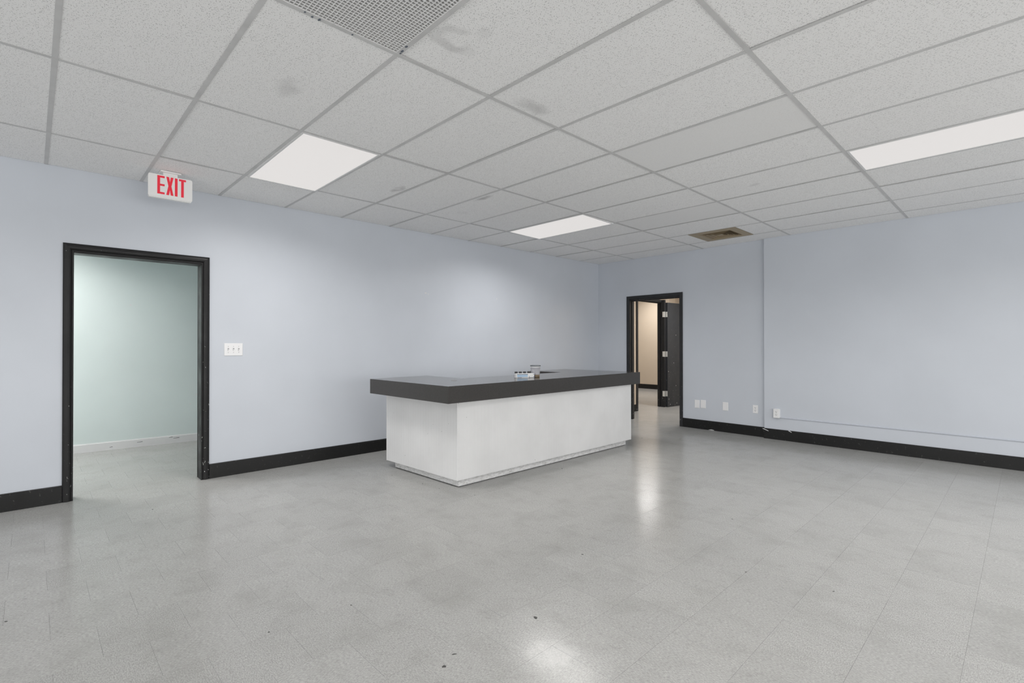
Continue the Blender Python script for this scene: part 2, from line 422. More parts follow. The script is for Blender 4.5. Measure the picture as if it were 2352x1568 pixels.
# ------------------------------------------------------------------ walls of the main room
T = 0.13
D1 = (0.140, 1.095, 2.045)   # left opening rough: u0,u1,top
m = MB()
m.wbox(WL, Y_REAR - 0.13, D1[0], -T, 0, 0, DECK).wbox(WL, D1[1], bk_y(-0.75) + T, -T, 0, 0, DECK).wbox(WL, D1[0], D1[1], -T, 0, D1[2], DECK)
wl = struct(m.build('wall_left', 'wall'), 'pale periwinkle satin-painted wall with the wide cased opening', 'wall')
for (u, z, a, b_) in ((3.575, 1.935, 0.022, 0.008), (3.615, 1.924, 0.014, 0.006), (4.80, 1.937, 0.010, 0.012), (4.79, 1.92, 0.006, 0.005)):
    MB().face_prism(WL, [(u + a * random.uniform(.6, 1.1) * math.cos(t * math.pi / 4), z + b_ * random.uniform(.6, 1.1) * math.sin(t * math.pi / 4)) for t in range(8)], -0.0005, 0.0004).build('paint_scrape', 'white_paint', wl)
D2 = (-0.105, 0.850, 2.035)
m = MB()
m.wbox(WB, lw_x(7.2) - 0.0, D2[0], -T, 0, 0, DECK).wbox(WB, D2[1], XBRK, -T, 0, 0, DECK).wbox(WB, D2[0], D2[1], -T, 0, D2[2], DECK)
struct(m.build('wall_back', 'wall'), 'pale periwinkle end wall with the narrow black-framed doorway', 'wall')
m = MB().wbox(WP, XBRK, X_RIGHT, -T - 0.05, 0, 0, DECK)
struct(m.build('wall_back_right', 'wall'), 'furred-out pale periwinkle wall right of the vertical wall break', 'wall')
WZ0, WZ1 = 0.35, 2.32
def window_wall(wname, wn, fn, u_lo, u_hi, w0, w1, nw, wlabel, label):
    "wall in frame fn with one glazed opening from u=w0 to w1; v is the depth behind the wall face"
    m = MB()
    m.wbox(fn, u_lo, w0, -T, 0, 0, DECK).wbox(fn, w1, u_hi, -T, 0, 0, DECK).wbox(fn, w0, w1, -T, 0, 0, WZ0).wbox(fn, w0, w1, -T, 0, WZ1, DECK)
    struct(m.build(wname, 'wall'), wlabel, 'wall')
    wd = struct(thing(wn, fn((w0 + w1) / 2, -T / 2, WZ0)), label, 'window')
    pw = (w1 - w0) / nw
    for i in range(nw + 1): MB().wbox(fn, w0 + pw * i - 0.025, w0 + pw * i + 0.025, -0.10, -0.03, WZ0, WZ1).build('mullion', 'alu', wd)
    for z in (WZ0 + 0.025, WZ1 - 0.025): MB().wbox(fn, w0, w1, -0.10, -0.03, z - 0.025, z + 0.025).build('window_rail', 'alu', wd)
    for i in range(nw): MB().wbox(fn, w0 + pw * i + 0.025, w0 + pw * (i + 1) - 0.025, -0.068, -0.062, WZ0 + 0.05, WZ1 - 0.05).build('window_pane', 'glass', wd)
    pl = bpy.data.lights.new('window_portal', 'AREA'); pl.shape = 'RECTANGLE'; pl.size = w1 - w0; pl.size_y = WZ1 - WZ0
    pl.cycles.is_portal = True
    po_ = bpy.data.objects.new('window_portal', pl); COL.objects.link(po_)
    c0 = Vector(fn((w0 + w1) / 2, -0.14, (WZ0 + WZ1) / 2)); inward = Vector(fn(0, 1, 0)) - Vector(fn(0, 0, 0))
    po_.location = c0; po_.rotation_euler = inward.to_track_quat('-Z', 'Y').to_euler()
window_wall('wall_right', 'window_1', lambda u, v, z: (X_RIGHT - v, u, z), Y_REAR - 0.13, 7.3, -4.3, 6.5, 6,
            'periwinkle side wall with the long shop window, outside the picture', 'long aluminium-framed shop window right of the photographer')
window_wall('wall_rear', 'window_2', lambda u, v, z: (u, Y_REAR + v, z), lw_x(Y_REAR) - 0.13, X_RIGHT + T, 1.8, 9.2, 4,
            'periwinkle wall with the four-pane shop window, behind the photographer', 'four-pane aluminium-framed shop window behind the photographer')

# baseboards
BH = 0.137
def baseboard(name, fn, u0, u1, label, mat='black_base', t=0.015, hgt=BH, lip=True):
    m = MB()
    poly = [(0, 0), (t, 0), (t, hgt - 0.010), (t - 0.005, hgt - 0.007), (t - 0.006, hgt), (0, hgt)]
    n = len(poly)
    m.v = [fn(u0, v, z) for v, z in poly] + [fn(u1, v, z) for v, z in poly]
    m.f = [list(range(n - 1, -1, -1)), list(range(n, 2 * n))] + [[i, (i + 1) % n, n + (i + 1) % n, n + i] for i in range(n)]
    return struct(m.build(name, mat), label, 'baseboard')
baseboard('baseboard_left', WL, Y_REAR, 0.101, 'black baseboard left of the wide cased opening')
baseboard('baseboard_left', WL, 1.140, bk_y(-0.75) - 0.002, 'black baseboard from the wide opening to behind the counter')
baseboard('baseboard_back', WB, lw_x(7.2) + 0.017, -0.143, 'black baseboard behind the counter, left of the narrow doorway')
baseboard('baseboard_back', WB, 0.887, XBRK, 'black baseboard below the four wall plates')
baseboard('baseboard_back_right', WP, XBRK - 0.004, X_RIGHT - 0.001, 'long black baseboard below the raceway')
baseboard('baseboard_right', lambda u, v, z: (X_RIGHT - v, u, z), Y_REAR, 7.05, 'black baseboard along the side wall outside the picture')
# loose paint flake and scrape on the baseboard by the wall break
bb = [o for o in COL.objects if o.name == 'baseboard_back_right'][0]
for (u, z, l, an) in ((2.125, 0.118, 0.042, -0.35), (2.43, 0.128, 0.022, -0.45)):
    ca, sa = math.cos(an), math.sin(an); q = [(-l, -0.004), (l, -0.003), (l, 0.003), (-l * 0.6, 0.006)]
    MB().face_prism(WP, [(u + a * ca - b * sa, z + a * sa + b * ca) for a, b in q], 0.0145, 0.017).build('paint_scrape', 'white_paint', bb)
bb = [o for o in COL.objects if o.name == 'baseboard_back.001'][0]
MB().face_prism(WB, [(1.30, 0.004), (1.39, 0.003), (1.38, 0.010), (1.34, 0.014)], 0.0145, 0.0165).build('paint_scrape', 'white_paint', bb)

# ------------------------------------------------------------------ cased openings
def casing(parent, fn, u0, u1, ztop, prof, mat, v_at=0.0):
    "prof: list of (w inward from the outer edge, v out of the wall)"
    n = len(prof)
    st = [[fn(u0 + w, v_at + v, 0) for w, v in prof], [fn(u0 + w, v_at + v, ztop - w) for w, v in prof],
          [fn(u1 - w, v_at + v, ztop - w) for w, v in prof], [fn(u1 - w, v_at + v, 0) for w, v in prof]]
    for a, nm in ((0, 'casing_leg'), (1, 'casing_head'), (2, 'casing_leg')):
        m = MB(); m.v = st[a] + st[a + 1]
        m.f = [[i, (i + 1) % n, n + (i + 1) % n, n + i] for i in range(n)] + [list(range(n)), list(range(2 * n - 1, n - 1, -1))]
        m.build(nm, mat, parent)
def jambs(parent, fn, u0, u1, ztop, t, v0, v1, mat, stop=None):
    MB().wbox(fn, u0, u0 + t, v0, v1, 0, ztop).build('jamb', mat, parent)
    MB().wbox(fn, u1 - t, u1, v0, v1, 0, ztop).build('jamb', mat, parent)
    MB().wbox(fn, u0 + t, u1 - t, v0, v1, ztop - t, ztop).build('head_jamb', mat, parent)
    if stop:
        s0, s1, th = stop
        MB().wbox(fn, u0 + t, u0 + t + th, s0, s1, 0, ztop - t).build('door_stop', mat, parent)
        MB().wbox(fn, u1 - t - th, u1 - t, s0, s1, 0, ztop - t).build('door_stop', mat, parent)
        MB().wbox(fn, u0 + t + th, u1 - t - th, s0, s1, ztop - t - th, ztop - t).build('door_stop', mat, parent)
PROF = [(0, 0), (0, 0.010), (0.006, 0.016), (0.014, 0.021), (0.028, 0.024), (0.040, 0.022), (0.049, 0.016), (0.053, 0.010), (0.057, 0.013), (0.063, 0.013), (0.067, 0.009), (0.067, 0)]
d1 = struct(thing('door_1', WL(0.62, 0, 0)), 'wide cased opening with moulded chipped black trim, leading to the mint room', 'doorway')
casing(d1, WL, 0.102, 1.138, 2.098, PROF, 'black')
jambs(d1, WL, 0.140, 1.095, 2.045, 0.022, -T - 0.002, 0.004, 'black', None)
casing(d1, lambda u, v, z: WL(u, -v - T, z), 0.102, 1.138, 2.098, PROF, 'black')
PROF2 = [(0, 0), (0, 0.014), (0.004, 0.017), (0.046, 0.017), (0.051, 0.013), (0.051, 0)]
d2 = struct(thing('door_2', WB(0.37, 0, 0)), 'narrow black-framed doorway beside the counter, leading to the tan hall', 'doorway')
casing(d2, WB, -0.141, 0.886, 2.083, PROF2, 'black_door')
jambs(d2, WB, -0.105, 0.850, 2.035, 0.020, -T - 0.004, 0.003, 'black_door', (-0.10, -0.055, 0.012))
casing(d2, lambda u, v, z: WB(u, -v - T, z), -0.141, 0.886, 2.083, PROF2, 'black_door')

# ------------------------------------------------------------------ mint room beyond the wide opening
def gx(y): return -3.125 + 0.0571 * (y - 0.277) - 0.012
def WG(u, v, z): return (gx(u) + v, u, z)
wg = struct(MB().wbox(WG, -1.6, 3.6, -0.12, 0, 0, 2.72).build('wall_mint', 'mint'), 'mint green wall seen through the wide cased opening', 'wall')
for (u, z) in ((0.80, 1.76), (1.43, 0.49), (1.50, 0.61)):
    MB().face_prism(WG, [(u - 0.012, z - 0.004), (u + 0.012, z - 0.006), (u + 0.010, z + 0.007), (u - 0.008, z + 0.005)], -0.0005, 0.0005).build('paint_scrape', 'white_paint', wg)
bm_ = baseboard('baseboard_mint', WG, -1.6, 3.6, 'white scuffed baseboard below the mint green wall', 'white_paint', 0.012, 0.10)
for (u, z, l) in ((0.9, 0.055, 0.03), (1.28, 0.06, 0.035), (0.62, 0.03, 0.015), (1.22, 0.075, 0.02)):
    MB().face_prism(WG, [(u - l, z), (u + l, z + 0.004), (u + l * 0.7, z + 0.009), (u - l, z + 0.004)], 0.0115, 0.0132).build('scuff', 'chip', bm_)
struct(MB().box(-3.4, lw_x(0) - T, -1.72, -1.6, 0, 2.72).build('wall_mint_near', 'mint'), 'mint room side wall hidden left of the opening', 'wall')
struct(MB().box(-3.4, lw_x(3.6) - T, 3.6, 3.72, 0, 2.72).build('wall_mint_far', 'mint'), 'mint room side wall hidden right of the opening', 'wall')
struct(MB().box(-3.4, lw_x(0) - T, -1.72, 3.72, 2.72, 2.8).build('ceiling_mint', 'plain_ceiling'), 'plain ceiling of the mint room', 'ceiling')

# ------------------------------------------------------------------ hall and far room beyond the narrow doorway
HX = -0.590
Y0H = bk_y(0) + T
N0, N1, HT = 8.262, 9.175, 2.135      # doorway 3 rough opening in the hall's left wall
def WH(u, v, z): return (HX + v, u, z)
m = MB().wbox(WH, Y0H - 0.06, N0, -0.075, -0.012, 0, 2.75).wbox(WH, N1, 10.9, -0.075, -0.012, 0, 2.75).wbox(WH, N0, N1, -0.075, -0.012, HT, 2.75)
hw = struct(m.build('wall_hall_left', 'tan'), 'tan panelled hall wall seen through the narrow doorway', 'wall')
yb = Y0H + 0.0; edges = [7.50, 7.80, 8.0, 8.20, N0, 8.63, 8.80, 9.0, N1, 9.34, 9.52, 9.74, 9.96, 10.16, 10.36, 10.56, 10.9]
edges = [7.36] + edges
for a, b_ in zip(edges[:-1], edges[1:]):
    z0 = HT if N0 - 0.01 <= a < N1 - 0.01 else 0.0
    MB().wbox(WH, a + 0.003, b_ - 0.003, -0.012, 0, z0, 2.74).build('wall_panel', 'tan', hw)
baseboard('baseboard_hall', WH, 7.37, N0 - 0.05, 'short black baseboard on the hall wall just inside the narrow doorway', hgt=0.13)
struct(MB().box(1.5, 1.62, 7.30, 10.9, 0, 2.75).build('wall_hall_right', 'tan'), 'tan hall wall hidden right of the narrow doorway', 'wall')
struct(MB().box(HX - 0.13, 1.62, 10.9, 11.02, 0, 2.75).build('wall_hall_end', 'tan'), 'tan end wall of the hall hidden behind the open door', 'wall')
struct(MB().box(HX - 0.13, 1.62, 7.36, 11.02, 2.75, 2.83).build('ceiling_hall', 'plain_ceiling'), 'plain ceiling of the hall', 'ceiling')
FY = 12.645
struct(MB().box(-4.5, HX - 0.13, FY, FY + 0.12, 0, 2.75).build('wall_far_room', 'tan'), 'tan far wall seen through both black door frames', 'wall')
baseboard('baseboard_far_room', lambda u, v, z: (u, FY - v, z), -4.5, HX - 0.13, 'black baseboard on the tan far wall', hgt=0.13)
struct(MB().box(-4.6, -4.48, 7.3, FY + 0.12, 0, 2.75).build('wall_far_room_left', 'tan'), 'tan side wall of the far room hidden from view', 'wall')
struct(MB().box(-4.6, lw_x(7.3) - 0.2, 7.3, 7.4, 0, 2.75).build('wall_far_room_near', 'tan'), 'tan near wall of the far room hidden from view', 'wall')
struct(MB().box(HX - 0.13, HX - 0.02, 11.0, FY + 0.12, 0, 2.75).build('wall_far_room_right', 'tan'), 'tan wall of the far room hidden behind the hall', 'wall')
struct(MB().box(-4.6, HX - 0.02, 7.3, FY + 0.12, 2.75, 2.83).build('ceiling_far_room', 'plain_ceiling'), 'plain ceiling of the far room', 'ceiling')
# doorway 3 with its open slab
d3 = struct(thing('door_3', (HX, 8.72, 0)), 'second black door frame inside the hall with its black door folded back open', 'door')
PROF3 = [(0, 0), (0, 0.014), (0.004, 0.017), (0.050, 0.017), (0.054, 0.013), (0.054, 0)]
casing(d3, WH, N0 - 0.042, N1 + 0.020, HT + 0.042, PROF3, 'black_door')
jambs(d3, WH, N0, N1, HT, 0.018, -0.078, 0.004, 'black_door', (-0.055, -0.02, 0.012))
casing(d3, lambda u, v, z: WH(u, -v - 0.075, z), N0 - 0.042, N1 + 0.042, HT + 0.042, PROF2, 'black_door')
MB().box(-0.575, -0.508, N1 - 0.034, N1 + 0.018, 0.0, HT + 0.040).build('hinge_stile', 'black_door', d3)
hp = Vector((-0.512, 9.198, 0)); ang = math.radians(4.2)
def WS(u, v, z):       # slab frame: u from the hinge along the slab, v towards the hall
    return (hp.x + u * math.sin(ang) + v * math.cos(ang), hp.y + u * math.cos(ang) - v * math.sin(ang), z)
slab = MB().wbox(WS, 0.0, 0.905, 0.0, 0.045, 0.008, 2.118).build('door_slab', 'slab', d3)
for zc in (1.878, 1.074, 0.272):
    m = MB().box(-0.548, -0.510, 9.1365, 9.1405, zc - 0.054, zc + 0.054)
    m.wbox(WS, -0.0035, 0.0, 0.001, 0.040, zc - 0.054, zc + 0.054)
    m.build('hinge', 'hinge', slab)
    m2 = MB().lathe([(0.0, -0.056), (0.006, -0.056), (0.006, 0.056), (0.0, 0.056)], (-0.5035, 9.150, zc), 10); m2.build('hinge_pin', 'hinge', slab)
for (u, z) in ((0.30, 0.42), (0.09, 0.05), (0.33, 0.06), (0.04, 0.16), (0.03, 0.72), (0.22, 0.89), (0.30, 1.46)):
    MB().face_prism(WS, [(u - 0.005, z - 0.006), (u + 0.005, z - 0.007), (u + 0.007, z + 0.006), (u - 0.003, z + 0.009)], 0.0445, 0.0462).build('paint_chip', 'white_paint', slab)

# ------------------------------------------------------------------ suspended ceiling
ceil = MB().box(-1.0, X_RIGHT + T, Y_REAR - T, 7.45, DECK, DECK + 0.1).build('ceiling', 'deck')
struct(ceil, 'suspended grid ceiling of long speckled white acoustic tiles', 'ceiling')
GX, GY = 1.2192, 0.6096
TW = 0.012
lights = {(0, 2), (0, 7), (3, 7), (3, 2), (0, -4), (3, -4), (6, 7), (6, 2), (6, -4)}
VENT = (1, 10); GRILLE = (2, 1)
JMIN = -8
t_full = MB().box(-GX / 2 + 0.004, GX / 2 - 0.004, -GY / 2 + 0.004, GY / 2 - 0.004, 0, 0.015)
me_t = None
STAIN = {(2, 2): [(2.732 - 3.048, 1.365 - 1.524, 0.085, 0.13, 0.5, True), (2.86 - 3.048, 1.42 - 1.524, 0.05, 0.05, 0.4, False)],
         (2, 3): [(2.52 - 3.048, 2.10 - 2.1336, 0.075, 0.20, 0.5, False)],
         (0, 3): [(0.55 - 0.6096, 2.36 - 2.1336, 0.14, 0.05, 0.75, False)],
         (0, 5): [(0.32 - 0.6096, 3.30 - 3.3528, 0.06, 0.07, 0.8, False), (0.9 - 0.6096, 3.12 - 3.3528, 0.15, 0.05, 0.7, False)],
         (1, 1): [(1.75 - 1.8288, 0.95 - 0.9144, 0.16, 0.08, 0.35, False)],
         (2, 7): [(2.9 - 3.048, 4.6 - 4.572, 0.06, 0.05, 0.3, False)]}
for i in range(-1, 8):
    x0 = None if i < 0 else i * GX
    x1 = 0.0 if i < 0 else (i + 1) * GX
    for j in range(JMIN, 12):
        y0, y1 = j * GY, (j + 1) * GY
        if (i, j) in lights or (i, j) == GRILLE: continue
        dz = random.choice((0, 0, 0.0008, 0.0015, 0.003)); rx = random.gauss(0, 0.0022); ry = random.gauss(0, 0.0012)
        zt_ = H + 0.0022 + dz
        mat = 'tile_smooth' if (i, j) in ((2, 5), (1, 8)) else 'tile'
        if (i, j) in STAIN: mat = ceiling_tile_mat('acoustic_tile_stained_%d_%d' % (i, j), STAIN[(i, j)])
        if (i, j) == VENT:
            for a, b_ in ((x0 + 0.004, 1.515), (2.118, x1 - 0.004)):
                MB().box(a, b_, y0 + 0.004, y1 - 0.004, H + 0.0022, H + 0.017).build('ceiling_tile', 'tile', ceil)
            continue
        if i >= 0 and j < 11:
            if mat == 'tile' and me_t:
                o = link('ceiling_tile', me_t, ((x0 + x1) / 2, (y0 + y1) / 2, zt_), ceil)
            else:
                o = t_full.build('ceiling_tile', mat, ceil, origin=(0, 0, 0))
                o.location = Vector(((x0 + x1) / 2, (y0 + y1) / 2, zt_)) - WLOC[ceil.name]
                if mat == 'tile': me_t = o.data
            lim = 0.0016
            o.rotation_euler = (max(-lim * 2, min(lim * 2, rx)) if dz else 0, 0, 0)
            continue
        # border tiles cut to the walls
        g = 0.005
        ya = y0 + 0.004
        def yb_(x):
            if j < 11: return y1 - 0.004
            return (bk_y(x) if x < XBRK else pr_y(x)) - g
        xa0 = (lw_x(y0) + g) if i < 0 else x0 + 0.004
        xa1 = (lw_x(min(y1, 7.2)) + g) if i < 0 else x0 + 0.004
        xb = x1 - 0.004
        poly = [(xa0, ya), (xb, ya), (xb, yb_(xb))]
        if j == 11 and xa0 < XBRK < xb: poly += [(XBRK + 0.001, pr_y(XBRK) - g), (XBRK - 0.001, bk_y(XBRK) - g)]
        poly.append((xa1, yb_(xa1)))
        MB().prism(poly, zt_, zt_ + 0.015).build('ceiling_tile', mat, ceil)
# tees: long mains run towards the back wall, cross tees between them
for i in range(0, 8):
    x = i * GX
    ye = (bk_y(x) if x < XBRK else pr_y(x)) - 0.002
    m = MB().box(x - TW, x + TW, Y_REAR, ye, H, H + 0.0012).box(x - 0.001, x + 0.001, Y_REAR, ye, H + 0.0012, H + 0.035)
    m.build('main_tee', 'tee', ceil)
me_c = None
for i in range(-1, 8):
    for j in range(JMIN + 1, 12):
        y = j * GY
        if i < 0:
            m = MB().box(lw_x(y) + 0.003, -TW - 0.0006, y - TW, y + TW, H + 0.0003, H + 0.0014).box(lw_x(y) + 0.003, -TW - 0.0006, y - 0.001, y + 0.001, H + 0.0014, H + 0.03)
            m.build('cross_tee', 'tee', ceil); continue
        xc = (i + 0.5) * GX
        if me_c is None:
            m = MB().box(-GX / 2 + TW + 0.0006, GX / 2 - TW - 0.0006, -TW, TW, 0, 0.0011).box(-GX / 2 + TW + 0.0006, GX / 2 - TW - 0.0006, -0.001, 0.001, 0.0011, 0.03)
            o = m.build('cross_tee', 'tee', ceil, origin=(0, 0, 0)); me_c = o.data
            o.location = Vector((xc, y, H + 0.0003)) - WLOC[ceil.name]
        else: o = link('cross_tee', me_c, (xc, y, H + 0.0003), ceil)
        o.rotation_euler.z = random.gauss(0, 0.0007)

# ------------------------------------------------------------------ ceiling lights
def troffer(x0, y0, label, lx=GX, ly=GY, z=H, watts=LAMP_W, droop=None, grp='flat ceiling light panels', spread=155, col=(1.0, 0.975, 0.955)):
    e = 0.0125; xa, xb, ya, yb = x0 + e, x0 + lx - e, y0 + e, y0 + ly - e
    root = thing('ceiling_light', ((xa + xb) / 2, (ya + yb) / 2, z), label, 'ceiling light', grp)
    def dz(x, y):
        if droop == 'left': return -0.013 * (xb - x) / (xb - xa)
        if droop == 'back': return -0.010 * (y - ya) / (yb - ya)
        return 0.0
    def rect(m, a, b_, c, d, z0, z1):
        m.box(a, b_, c, d, z0, z1, lambda x, y, zz: (x, y, zz + dz(x, y)))
    fwid = 0.014
    m = MB()
    rect(m, xa, xb, ya, ya + fwid, z - 0.002, z + 0.012); rect(m, xa, xb, yb - fwid, yb, z - 0.002, z + 0.012)
    rect(m, xa, xa + fwid, ya + fwid, yb - fwid, z - 0.002, z + 0.012); rect(m, xb - fwid, xb, ya + fwid, yb - fwid, z - 0.002, z + 0.012)
    m.build('lens_frame', 'fixture', root)
    m = MB(); rect(m, xa + fwid, xb - fwid, ya + fwid, yb - fwid, z + 0.002, z + 0.005); m.build('lens', 'lens', root)
    m = MB(); zt = z + 0.11
    m.box(xa, xb, ya, yb, zt, zt + 0.004).box(xa, xa + 0.003, ya, yb, z + 0.013, zt).box(xb - 0.003, xb, ya, yb, z + 0.013, zt)
    m.box(xa, xb, ya, ya + 0.003, z + 0.013, zt).box(xa, xb, yb - 0.003, yb, z + 0.013, zt)
    m.build('housing', 'fixture', root)
    L = bpy.data.lights.new('troffer_lamp', 'AREA'); L.shape = 'RECTANGLE'; L.size = lx - 0.09; L.size_y = ly - 0.09
    L.energy = watts; L.color = col; L.spread = math.radians(spread)
    link('troffer_lamp', L, ((xa + xb) / 2, (ya + yb) / 2, z - 0.012), root)
    return root
troffer(0, 2 * GY, 'lit ceiling panel nearest the EXIT sign, its left end frame drooping', droop='left')
troffer(0, 7 * GY, 'lit ceiling panel over the far end of the counter', droop='back', watts=21)
troffer(3 * GX, 7 * GY, 'long lit ceiling panel running out of the right edge of the picture', watts=26)
troffer(3 * GX, 2 * GY, 'lit ceiling panel above the camera, outside the picture')
troffer(0, -4 * GY, 'lit ceiling panel behind the camera beside the left wall')
troffer(3 * GX, -4 * GY, 'lit ceiling panel behind the camera towards the shop window')
for j_, w_ in ((7, 'nearest the back wall'), (2, 'level with the camera'), (-4, 'nearest the shop window corner')):
    troffer(6 * GX, j_ * GY, 'lit ceiling panel right of the picture, ' + w_, watts=30 if j_ == 7 else LAMP_W)
troffer(-2.75, -0.75, 'ceiling light of the mint room, hidden above the opening', z=2.70, watts=42, grp=None, spread=150)
troffer(0.1, 8.6, 'ceiling light of the tan hall, hidden above the narrow doorway', z=2.73, watts=42, grp=None, spread=150)
troffer(-2.60, 10.35, 'nearer ceiling light of the far room, hidden above the door frames', z=2.73, watts=26, grp='far room ceiling lights', spread=170)
troffer(-3.05, 11.55, 'farther ceiling light of the far room, hidden above the door frames', z=2.73, watts=26, grp='far room ceiling lights', spread=170)

# ------------------------------------------------------------------ tan supply vent
vx, vy = 1.8165, 6.4008
vent = thing('ceiling_vent', (vx, vy, H), 'square tan metal air vent with nested louvres near the back wall', 'vent')
m = MB()
def ring(m, c, r0, r1, z0, z1):
    "square ring, inner half-size r0 at z0, outer r1 at z1 (sloped sheet, 2 mm thick)"
    n = len(m.v)
    for (r, z) in ((r0, z0), (r1, z1), (r1, z1 + 0.002), (r0, z0 + 0.002)):
        m.v += [(c[0] + a * r, c[1] + b * r, z) for a, b in ((-1, -1), (1, -1), (1, 1), (-1, 1))]
    for lev in range(4):
        for k in range(4):
            a = n + lev * 4 + k; b = n + lev * 4 + (k + 1) % 4; l2 = n + ((lev + 1) % 4) * 4
            m.f.append([a, b, l2 + (k + 1) % 4, l2 + k])
    return m
ring(MB(), (vx, vy), 0.205, 0.303, H - 0.007, H - 0.003).build('face_plate', 'brown', vent)
ring(MB(), (vx, vy), 0.200, 0.206, H - 0.001, H - 0.009).build('inner_lip', 'brown', vent)
for k in range(7):
    r = 0.190 - 0.025 * k
    ring(MB(), (vx, vy), r - 0.014, r, H + 0.018, H - 0.006).build('louvre', 'brown' if k % 2 == 0 else 'brown_dark', vent)
MB().box(vx - 0.03, vx + 0.03, vy - 0.03, vy + 0.03, H - 0.004, H - 0.001).build('louvre_centre', 'brown', vent)
MB().box(vx - 0.29, vx + 0.29, vy - 0.29, vy + 0.29, H + 0.06, H + 0.064).build('duct_back', 'void', vent)
m = MB(); z0 = H + 0.003
for a, b_, c, d in ((-0.2995, -0.2955, -0.3, 0.3), (0.2955, 0.2995, -0.3, 0.3), (-0.3, 0.3, -0.2995, -0.2955), (-0.3, 0.3, 0.2955, 0.2995)):
    m.box(vx + a, vx + b_, vy + c, vy + d, z0, H + 0.06)
m.build('duct_collar', 'void', vent)

# ------------------------------------------------------------------ eggcrate return grille
x0, y0 = 2 * GX, 1 * GY
gr = thing('return_air_vent', (x0 + GX / 2, y0 + GY / 2, H), 'long eggcrate return air grille at the top edge of the picture', 'vent grille')
xa, xb, ya, yb = x0 + 0.0135, x0 + GX - 0.0135, y0 + 0.0135, y0 + GY - 0.0135
P_ = 0.0175
m = MB(); nx = int((xb - xa) / P_); ny = int((yb - ya) / P_)
for k in range(nx + 1):
    x = xa + (xb - xa) * k / nx; m.box(x - 0.0012, x + 0.0012, ya, yb, H + 0.001, H + 0.0135)
for k in range(ny + 1):
    y = ya + (yb - ya) * k / ny; m.box(xa, xb, y - 0.0012, y + 0.0012, H + 0.0008, H + 0.0133)
tag(m.build('eggcrate_core', 'egg', gr), kind='stuff')
m = MB(); m.box(xa - 0.01, xb + 0.01, ya - 0.01, yb + 0.01, H + 0.05, H + 0.054)
for a, b_, c, d in ((xa - 0.01, xa - 0.006, ya - 0.01, yb + 0.01), (xb + 0.006, xb + 0.01, ya - 0.01, yb + 0.01), (xa - 0.006, xb + 0.006, ya - 0.01, ya - 0.006), (xa - 0.006, xb + 0.006, yb + 0.006, yb + 0.01)):
    m.box(a, b_, c, d, H + 0.016, H + 0.05)
m.build('plenum_box', 'void', gr)
for (x, y, a, b_) in ((x0 - 0.006, 0.80, 0.009, 0.006), (x0 - 0.004, 0.83, 0.011, 0.007), (x0 + 0.004, 0.765, 0.008, 0.005), (x0 - 0.002, 0.985, 0.007, 0.005),
                      (x0 + 0.045, y0 + GY + 0.002, 0.016, 0.007), (x0 + 0.09, y0 + GY - 0.004, 0.012, 0.006), (x0 + 0.022, y0 + GY + 0.005, 0.010, 0.006)):
    q = [(x + a * random.uniform(.6, 1.1) * math.cos(t * math.pi / 4), y + b_ * random.uniform(.6, 1.1) * math.sin(t * math.pi / 4)) for t in range(8)]
    MB().prism(q, H - 0.0012, H - 0.0002).build('tape_scrap', 'grey_print', gr)

# ------------------------------------------------------------------ EXIT sign
ex = thing('exit_sign', (-0.37, 0.752, 2.487), 'white ceiling-hung EXIT sign with red block letters', 'sign')
def rrect(u0, u1, z0, z1, r, n=4):
    pts = []
    for cx, cz, a0 in ((u1 - r, z0 + r, -90), (u1 - r, z1 - r, 0), (u0 + r, z1 - r, 90), (u0 + r, z0 + r, 180)):
        for k in range(n + 1):
            a = math.radians(a0 + 90 * k / n); pts.append((cx + r * math.cos(a), cz + r * math.sin(a)))
    return pts
def SX(u, v, z): return (-0.3505 + v, u, z)
S0, S1, Z0, Z1 = 0.598, 0.9055, 2.4870, 2.6705
MB().face_prism(SX, rrect(S0, S1, Z0, Z1, 0.012), -0.008, 0.0).build('face_plate', 'sign', ex)
MB().face_prism(SX, rrect(S0 + 0.004, S1 - 0.004, Z0 - 0.006, Z1 - 0.002, 0.010), -0.044, -0.008).build('housing', 'sign', ex)
lz0, lz1 = 2.5125, 2.6625; s_ = 0.019; md = (lz0 + lz1) / 2
def letter(polys):
    m = MB()
    for p_ in polys: m.face_prism(SX, p_, -0.001, 0.0012)
    return m.build('letter', 'red', ex)
a = 0.659; w = 0.050
letter([[(a, lz0), (a + w, lz0), (a + w, lz0 + s_ * .85), (a + s_, lz0 + s_ * .85), (a + s_, md - s_ * .42), (a + w, md - s_ * .42), (a + w, md + s_ * .42), (a + s_, md + s_ * .42), (a + s_, lz1 - s_ * .85), (a + w, lz1 - s_ * .85), (a + w, lz1), (a, lz1)]])
a = 0.7205
letter([[(a, lz0), (a + s_, lz0), (a + w / 2, md - 0.034), (a + w - s_, lz0), (a + w, lz0), (a + w / 2 + 0.0105, md), (a + w, lz1), (a + w - s_, lz1), (a + w / 2, md + 0.034), (a + s_, lz1), (a, lz1), (a + w / 2 - 0.0105, md)]])
a = 0.780
letter([[(a, lz0), (a + s_, lz0), (a + s_, lz1), (a, lz1)]])
a = 0.809
letter([[(a + w / 2 - s_ / 2, lz0), (a + w / 2 + s_ / 2, lz0), (a + w / 2 + s_ / 2, lz1 - s_ * .85), (a + w, lz1 - s_ * .85), (a + w, lz1), (a, lz1), (a, lz1 - s_ * .85), (a + w / 2 - s_ / 2, lz1 - s_ * .85)]])
m = MB().prism([(-0.432, 0.686), (-0.424, 0.680), (-0.338, 0.680), (-0.330, 0.686), (-0.330, 0.820), (-0.338, 0.826), (-0.424, 0.826), (-0.432, 0.820)], H - 0.012, H - 0.0002)
m.build('canopy', 'sign', ex)
